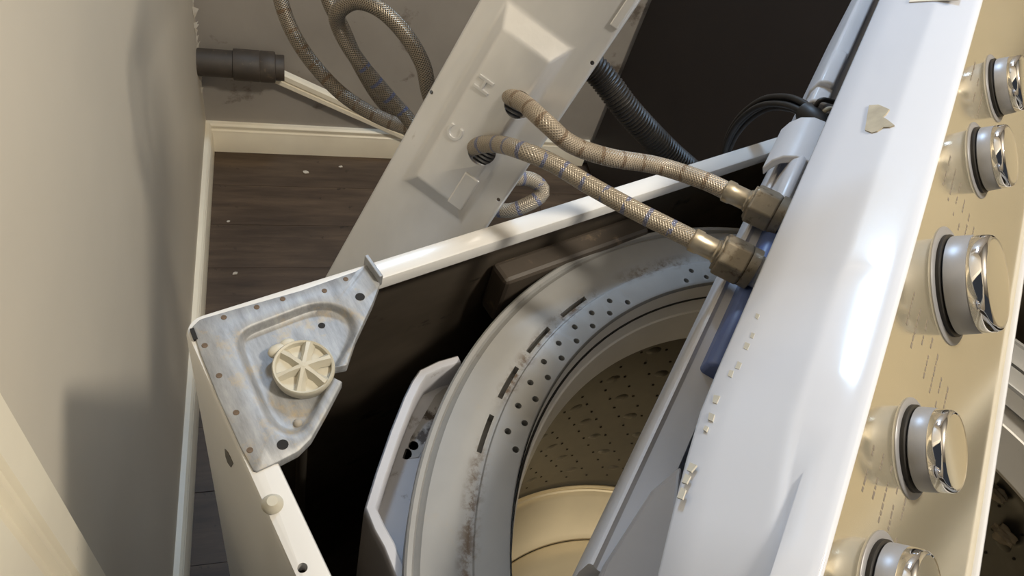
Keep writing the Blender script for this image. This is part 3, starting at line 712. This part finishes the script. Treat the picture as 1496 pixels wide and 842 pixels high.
# folded-back side hems
vs += [pw(sL, tB, -0.008), pw(sL, tT, -0.008), pw(sR, tB, -0.008), pw(sR, tT, -0.008)]
fs += [(0, 3, 13, 12), (1, 14, 15, 2)]
plate = mesh('cover_plate', vs, fs, M['galv'], cover, True, 20)
if sum(p.normal.dot(PN) * p.area for p in plate.data.polygons) < 0: plate.data.flip_normals()
m = plate.modifiers.new('b', 'BEVEL'); m.width = 0.0022; m.segments = 3; m.limit_method = 'ANGLE'; m.angle_limit = math.radians(12)
m = plate.modifiers.new('s', 'SOLIDIFY'); m.thickness = 0.0009; m.offset = -1
rebuild(plate)
bm = bmesh.new()
h1, h2 = pp((757, 154), EH), pp((703, 222), EH)
for s, t in (h1, h2): bcyl(bm, pw(s, t), PN, 0.0105, -0.01, 0.03, 40)
for p in ((630, 135), (865, 92), (728, 292)): 
    s, t = pp(p); bcyl(bm, pw(s, t), PN, 0.0016, -0.01, 0.01, 10)
cut(plate, bm)
plate.data.polygons.foreach_set('use_smooth', [True] * len(plate.data.polygons)); plate.data.set_sharp_from_angle(angle=math.radians(50))
# raised tab below the cold hole, the pressed slot by the right edge
s0, t0 = pp((662, 284), EH); s1_, t1_ = pp((690, 258), EH)
bm = bmesh.new(); bbox_(bm, pw(0, 0), PW, PU, PN, s0 - 0.001, s0 + 0.012, ti0 - 0.002, pp((683, 252), EH)[1], EH - 0.003, EH + 0.0016)
o = bmobj('pressed_tab', bm, M['galv'], plate, False); o.location = (0, 0, 0); bevel(o, 0.0012, 2)
sa, ta = pp((897, 40)); sb, tb = pp((925, 4))
bm = bmesh.new(); bbox_(bm, pw(0, 0), PW, PU, PN, sR - 0.0075, sR - 0.0015, ta, tb + 0.01, -0.002, 0.0022)
o = bmobj('edge_clip', bm, M['galv'], plate, False); o.location = (0, 0, 0); bevel(o, 0.0008, 2)
def letter(ch, p, size, name):
    cu_ = bpy.data.curves.new(ch, 'FONT'); cu_.body = ch; cu_.size = size; cu_.extrude = 0.0008; cu_.align_x = 'CENTER'; cu_.align_y = 'CENTER'; cu_.bevel_depth = 0.00035; cu_.bevel_resolution = 1
    tmp = bpy.data.objects.new('t', cu_); C0.objects.link(tmp)
    dg = bpy.context.evaluated_depsgraph_get(); dg.update()
    me = bpy.data.meshes.new_from_object(tmp.evaluated_get(dg)); bpy.data.objects.remove(tmp)
    s, t = pp(p, EH); mat = Matrix((PU, -PW, PN)).transposed().to_4x4(); mat.translation = pw(s, t, EH + 0.0002)
    me.transform(mat); me.materials.clear()
    o = link(name, me, M['galv'], plate, True, 30); o.location = (0, 0, 0); return o
letter('H', (708, 125), 0.017, 'letter_h'); letter('C', (665, 195), 0.017, 'letter_c')

# ------------------------------------------------------------------ hoses
HR = 0.0064
def hose(name, segs, label, mat, group, nut_ax_px, ferrule_d):
    pts = catmull(segs, 14)
    root = empty(name, pts[0], label, 'hose', group)
    tube('braided_sleeve', pts, HR, M[mat], root, 20, step=0.004)
    # crimp sleeve and hexagonal coupling nut at the first point, pointing along -tangent
    t = (pts[0] - pts[3]).normalized(); c = pts[0]
    lathe('crimp_sleeve', [(HR * 1.0, -0.004), (HR * 1.22, -0.003), (HR * 1.22, 0.002), (HR * 1.12, 0.003), (HR * 1.12, 0.0125), (HR * 1.26, 0.0135), (HR * 1.26, 0.017), (HR * 0.9, 0.018)], c, t, M['steel'], root, 28)
    nut = bmesh.new(); bcyl(nut, c, t, 0.0145, 0.016, 0.034, 6, 0.0145); 
    o = bmobj('coupling_nut', nut, M['brass'], root, False); bevel(o, 0.0016, 3)
    nb = bmesh.new(); bcyl(nb, c, t, 0.0118, 0.0148, 0.018, 28); bcyl(nb, c, t, 0.0135, 0.034, 0.040, 28)
    bmobj('nut_collar', nb, M['brass'], root)
    th = bmesh.new(); bcyl(th, c, t, 0.0105, 0.038, 0.058, 24); bmobj('nut_thread', th, M['rail'], root)
    return root
c1 = pw(h1[0], h1[1], EH); c2 = pw(h2[0], h2[1], EH)
e1 = lambda x, y, l: onpl((x, y), PN, PQ + PN * (EH + l))
hot = [at(1066, 281, 0.512), at(1026, 263, 0.518), at(960, 242, 0.530), at(890, 230, 0.518), at(835, 211, 0.508), at(798, 180, 0.500), e1(768, 153, 0.008), e1(745, 141, -0.004), e1(726, 134, -0.026), at(690, 160, 0.60), at(650, 195, 0.64), at(600, 188, 0.66), at(555, 172, 0.66), at(505, 142, 0.655), at(462, 99, 0.65), at(430, 52, 0.64), at(410, 0, 0.63), at(400, -60, 0.63), at(400, -150, 0.70), rm(0.30, -0.16, 1.12), rm(0.30, -0.005, 1.15)]
cold = [at(1018, 353, 0.475), at(980, 334, 0.478), at(925, 306, 0.485), at(865, 273, 0.495), at(810, 240, 0.503), at(765, 221, 0.504), e1(728, 211, 0.010), e1(697, 213, -0.002), e1(678, 226, -0.022), e1(690, 246, -0.050), at(735, 260, 0.615), at(775, 262, 0.625), at(793, 280, 0.63), at(772, 298, 0.63), at(735, 308, 0.635), at(680, 290, 0.65), at(645, 235, 0.655), at(600, 178, 0.65), at(560, 133, 0.635), at(520, 84, 0.615), at(496, 42, 0.60), at(494, 18, 0.585), at(520, 2, 0.575), at(556, 14, 0.57), at(592, 50, 0.575), at(618, 95, 0.585), at(628, 140, 0.60), at(650, 190, 0.63), at(690, 262, 0.665), at(665, 285, 0.68), at(625, 225, 0.685), at(590, 182, 0.68), at(552, 140, 0.67), at(520, 85, 0.655), at(500, 40, 0.64), at(480, 0, 0.63), at(464, -60, 0.63), at(458, -150, 0.70), rm(0.48, -0.16, 1.12), rm(0.48, -0.005, 1.15)]
hose('inlet_hose', hot, 'braided steel hose through the H hole, upper one on the console valve', 'hose_hot', 'braided inlet hoses', None, None)
hose('inlet_hose', cold, 'braided steel hose with blue ticks through the lower hole, looped behind the panel', 'hose_cold', 'braided inlet hoses', None, None)

# black corrugated drain hose; run behind the panel added as shade in the holes
dh = [at(640, 330, 0.86), at(680, 262, 0.84), at(712, 214, 0.82), at(742, 165, 0.80), at(775, 112, 0.785), at(820, 80, 0.785), at(868, 100, 0.80), at(920, 165, 0.825), at(975, 222, 0.86), at(1020, 262, 0.89), at(1050, 300, 0.93), at(1060, 360, 0.98)]
pts = resample(catmull(dh, 40), 0.00085)
root = empty('drain_hose', pts[-1], 'black ribbed drain hose running down behind the cover panel', 'hose')
tube('corrugated_tube', pts, 0.014, M['black'], root, 20, rf=lambda i, L: 0.0146 + 0.0011 * math.sin(2 * math.pi * L / 0.0042))

# black wires over the rear rim by the console
bases = [at(1206, 196, 0.588), at(1196, 180, 0.590), at(1180, 166, 0.600), at(1150, 153, 0.63), at(1115, 155, 0.68), at(1085, 176, 0.73), at(1066, 205, 0.77), at(1058, 240, 0.81), at(1058, 300, 0.87)]
root = empty('wire_bundle', bases[-1], 'bundle of black wires arching out from behind the console over the rim', 'wires')
for k, (ox, oz) in enumerate(((0, 0), (0.004, 0.0035), (-0.002, 0.006), (0.004, -0.0035), (-0.004, 0.001))):
    pts = [p + Vector((ox * (1 + 0.5 * math.sin(i + k)), oz * 0.5, oz)) for i, p in enumerate(bases)]
    tube('wire', catmull(pts, 10), 0.0027, M['black'], root, 10)
pts = [at(1176, 164, 0.594), at(1188, 172, 0.586), at(1200, 186, 0.582), at(1208, 200, 0.582)]
tube('wire_wrap', catmull(pts, 8), 0.0085, M['black'], root, 14)
for k, (a_, b_, c_) in enumerate((((1190, 158), (1200, 146), (1222, 150)), ((1196, 172), (1208, 160), (1220, 160)), ((1188, 182), (1205, 170), (1220, 172)))):
    tube('wire', catmull([at(*a_, 0.585), at(*b_, 0.58), at(*c_, 0.585)], 8), 0.0020, M['glue'] if k == 1 else M['black'], root, 8)

# ------------------------------------------------------------------ dark appliance
ap = empty('appliance_cabinet', rm(1.30, -0.32, 0), 'dark brown appliance standing against the back wall beside the hoses', 'appliance')
o = room_box('appliance_body', 0.968, 1.64, -0.66, -0.012, 0.02, 0.95, M['dark_panel'], ap, 0.008)
room_box('appliance_top', 0.964, 1.644, -0.665, -0.012, 0.952, 0.975, M['dark_panel'], ap, 0.006)
for a_, b_ in ((1.02, -0.08), (1.02, -0.60), (1.59, -0.08), (1.59, -0.60)):
    bm = bmesh.new(); bcyl(bm, rm(a_, b_, 0), Z, 0.018, 0, 0.022, 16); bmobj('foot', bm, M['black'], ap)

# ------------------------------------------------------------------ pipe in the corner and the loose trim strip
pz = 0.272; pb = -0.040
pipe = empty('standpipe', rm(0.0, pb, pz), 'dark dirty plastic pipe stub coming out of the left wall in the corner', 'pipe')
lathe('pipe', [(0.0, -0.05), (0.0285, -0.05), (0.0285, 0.085)], rm(0, pb, pz), E1, M['pipe'], pipe, 40)
lathe('pipe_coupling', [(0.0285, 0.070), (0.0325, 0.071), (0.0330, 0.075), (0.0330, 0.122), (0.0320, 0.124), (0.0330, 0.126), (0.0330, 0.152), (0.0320, 0.155), (0.0270, 0.156)], rm(0, pb, pz), E1, M['pipe'], pipe, 40)
lathe('pipe_end', [(0.0270, 0.150), (0.0275, 0.172), (0.0265, 0.174), (0.0215, 0.174), (0.0215, 0.13), (0.0, 0.13)], rm(0, pb, pz), E1, M['pipe'], pipe, 40)
BN = E2
ta_, tb_ = onpl((390, 104), BN, O - E2 * 0.016), onpl((597, 197), BN, O - E2 * 0.016)
td = (tb_ - ta_).normalized(); tu = E2.cross(td); 
if tu.z < 0: tu = -tu
tr = empty('trim_strip', tb_, 'loose cream trim strip leaning from the pipe down to the baseboard', 'trim strip')
prf = [(-0.014, 0), (-0.014, 0.010), (-0.011, 0.013), (-0.002, 0.013), (0.0, 0.009), (0.003, 0.009), (0.005, 0.014), (0.016, 0.014), (0.020, 0.010), (0.021, 0)]
extrude_profile('strip_moulding', prf, ta_, tu, -E2, td, 0, (tb_ - ta_).length, M['trim'], tr)
bm = bmesh.new(); bbox_(bm, ta_, td, tu, -E2, -0.006, 0.012, 0.004, 0.016, 0.0, 0.022); o = bmobj('strip_end_tab', bm, M['trim'], tr, False); bevel(o, 0.002)

# ------------------------------------------------------------------ small loose bits
def flake(name, p, size, label, cat, z=0.001, group=None, mat='chip'):
    c = onz(p, z); n = random.randint(5, 7); vs = []
    ang = sorted(random.uniform(0, 2 * math.pi) for _ in range(n))
    ang = [2 * math.pi * i / n + random.uniform(-0.3, 0.3) for i in range(n)]
    rs = [size * random.uniform(0.6, 1.1) for _ in range(n)]
    for zz in (0, 0.0018): vs += [Vector((r * math.cos(a), r * math.sin(a) * 0.7, zz)) for a, r in zip(ang, rs)]
    o = mesh(name, vs, [tuple(range(n)), tuple(range(n, 2 * n))] + [(i, (i + 1) % n, n + (i + 1) % n, n + i) for i in range(n)], M[mat], None, False)
    o.location = c; return tag(o, label, cat, group)
flake('paint_chip', (447, 252), 0.009, 'largest pale paint chip on the brown floor below the back baseboard', 'debris', group='pale chips on the floor')
flake('paint_chip', (343, 400), 0.007, 'pale paint chip on the dark knot of the floor near the washer corner', 'debris', group='pale chips on the floor')
flake('paint_chip', (498, 244), 0.006, 'small pale chip on the brown floor nearest the cover panel', 'debris', group='pale chips on the floor')
flake('paint_chip', (333, 324), 0.0045, 'tiny pale chip alone mid-floor close to the left baseboard', 'debris', group='pale chips on the floor')
def lump(name, p, size, label):
    # lint clinging to the inner wall of the drum
    r = ray(p); o2 = Vector((CAM.x - TC.x, CAM.y - TC.y)); d2 = Vector((r.x, r.y)); R2 = 0.288
    a = d2.dot(d2); b_ = 2 * o2.dot(d2); c_ = o2.dot(o2) - R2 * R2
    loc = CAM + r * ((-b_ + math.sqrt(b_ * b_ - 4 * a * c_)) / (2 * a))
    bm = bmesh.new(); bmesh.ops.create_icosphere(bm, subdivisions=3, radius=1)
    for v in bm.verts:
        k = 1 + 0.25 * math.sin(5 * v.co.x + 2) * math.sin(4 * v.co.y + size * 900) + 0.15 * math.sin(9 * v.co.z + 7 * v.co.x)
        v.co = Vector((v.co.x * size * k * 0.7, v.co.y * size * k * 1.1, v.co.z * size * 0.8 * k))
    o = bmobj(name, bm, M['lint'], None); o.location = loc; return tag(o, label, 'debris', 'lint on the drum wall')
lump('lint_clump', (1458, 722), 0.0085, 'upper pale lint clump on the drum wall right of the console')
lump('lint_clump', (1468, 783), 0.0105, 'lower pale lint clump on the drum wall right of the console')
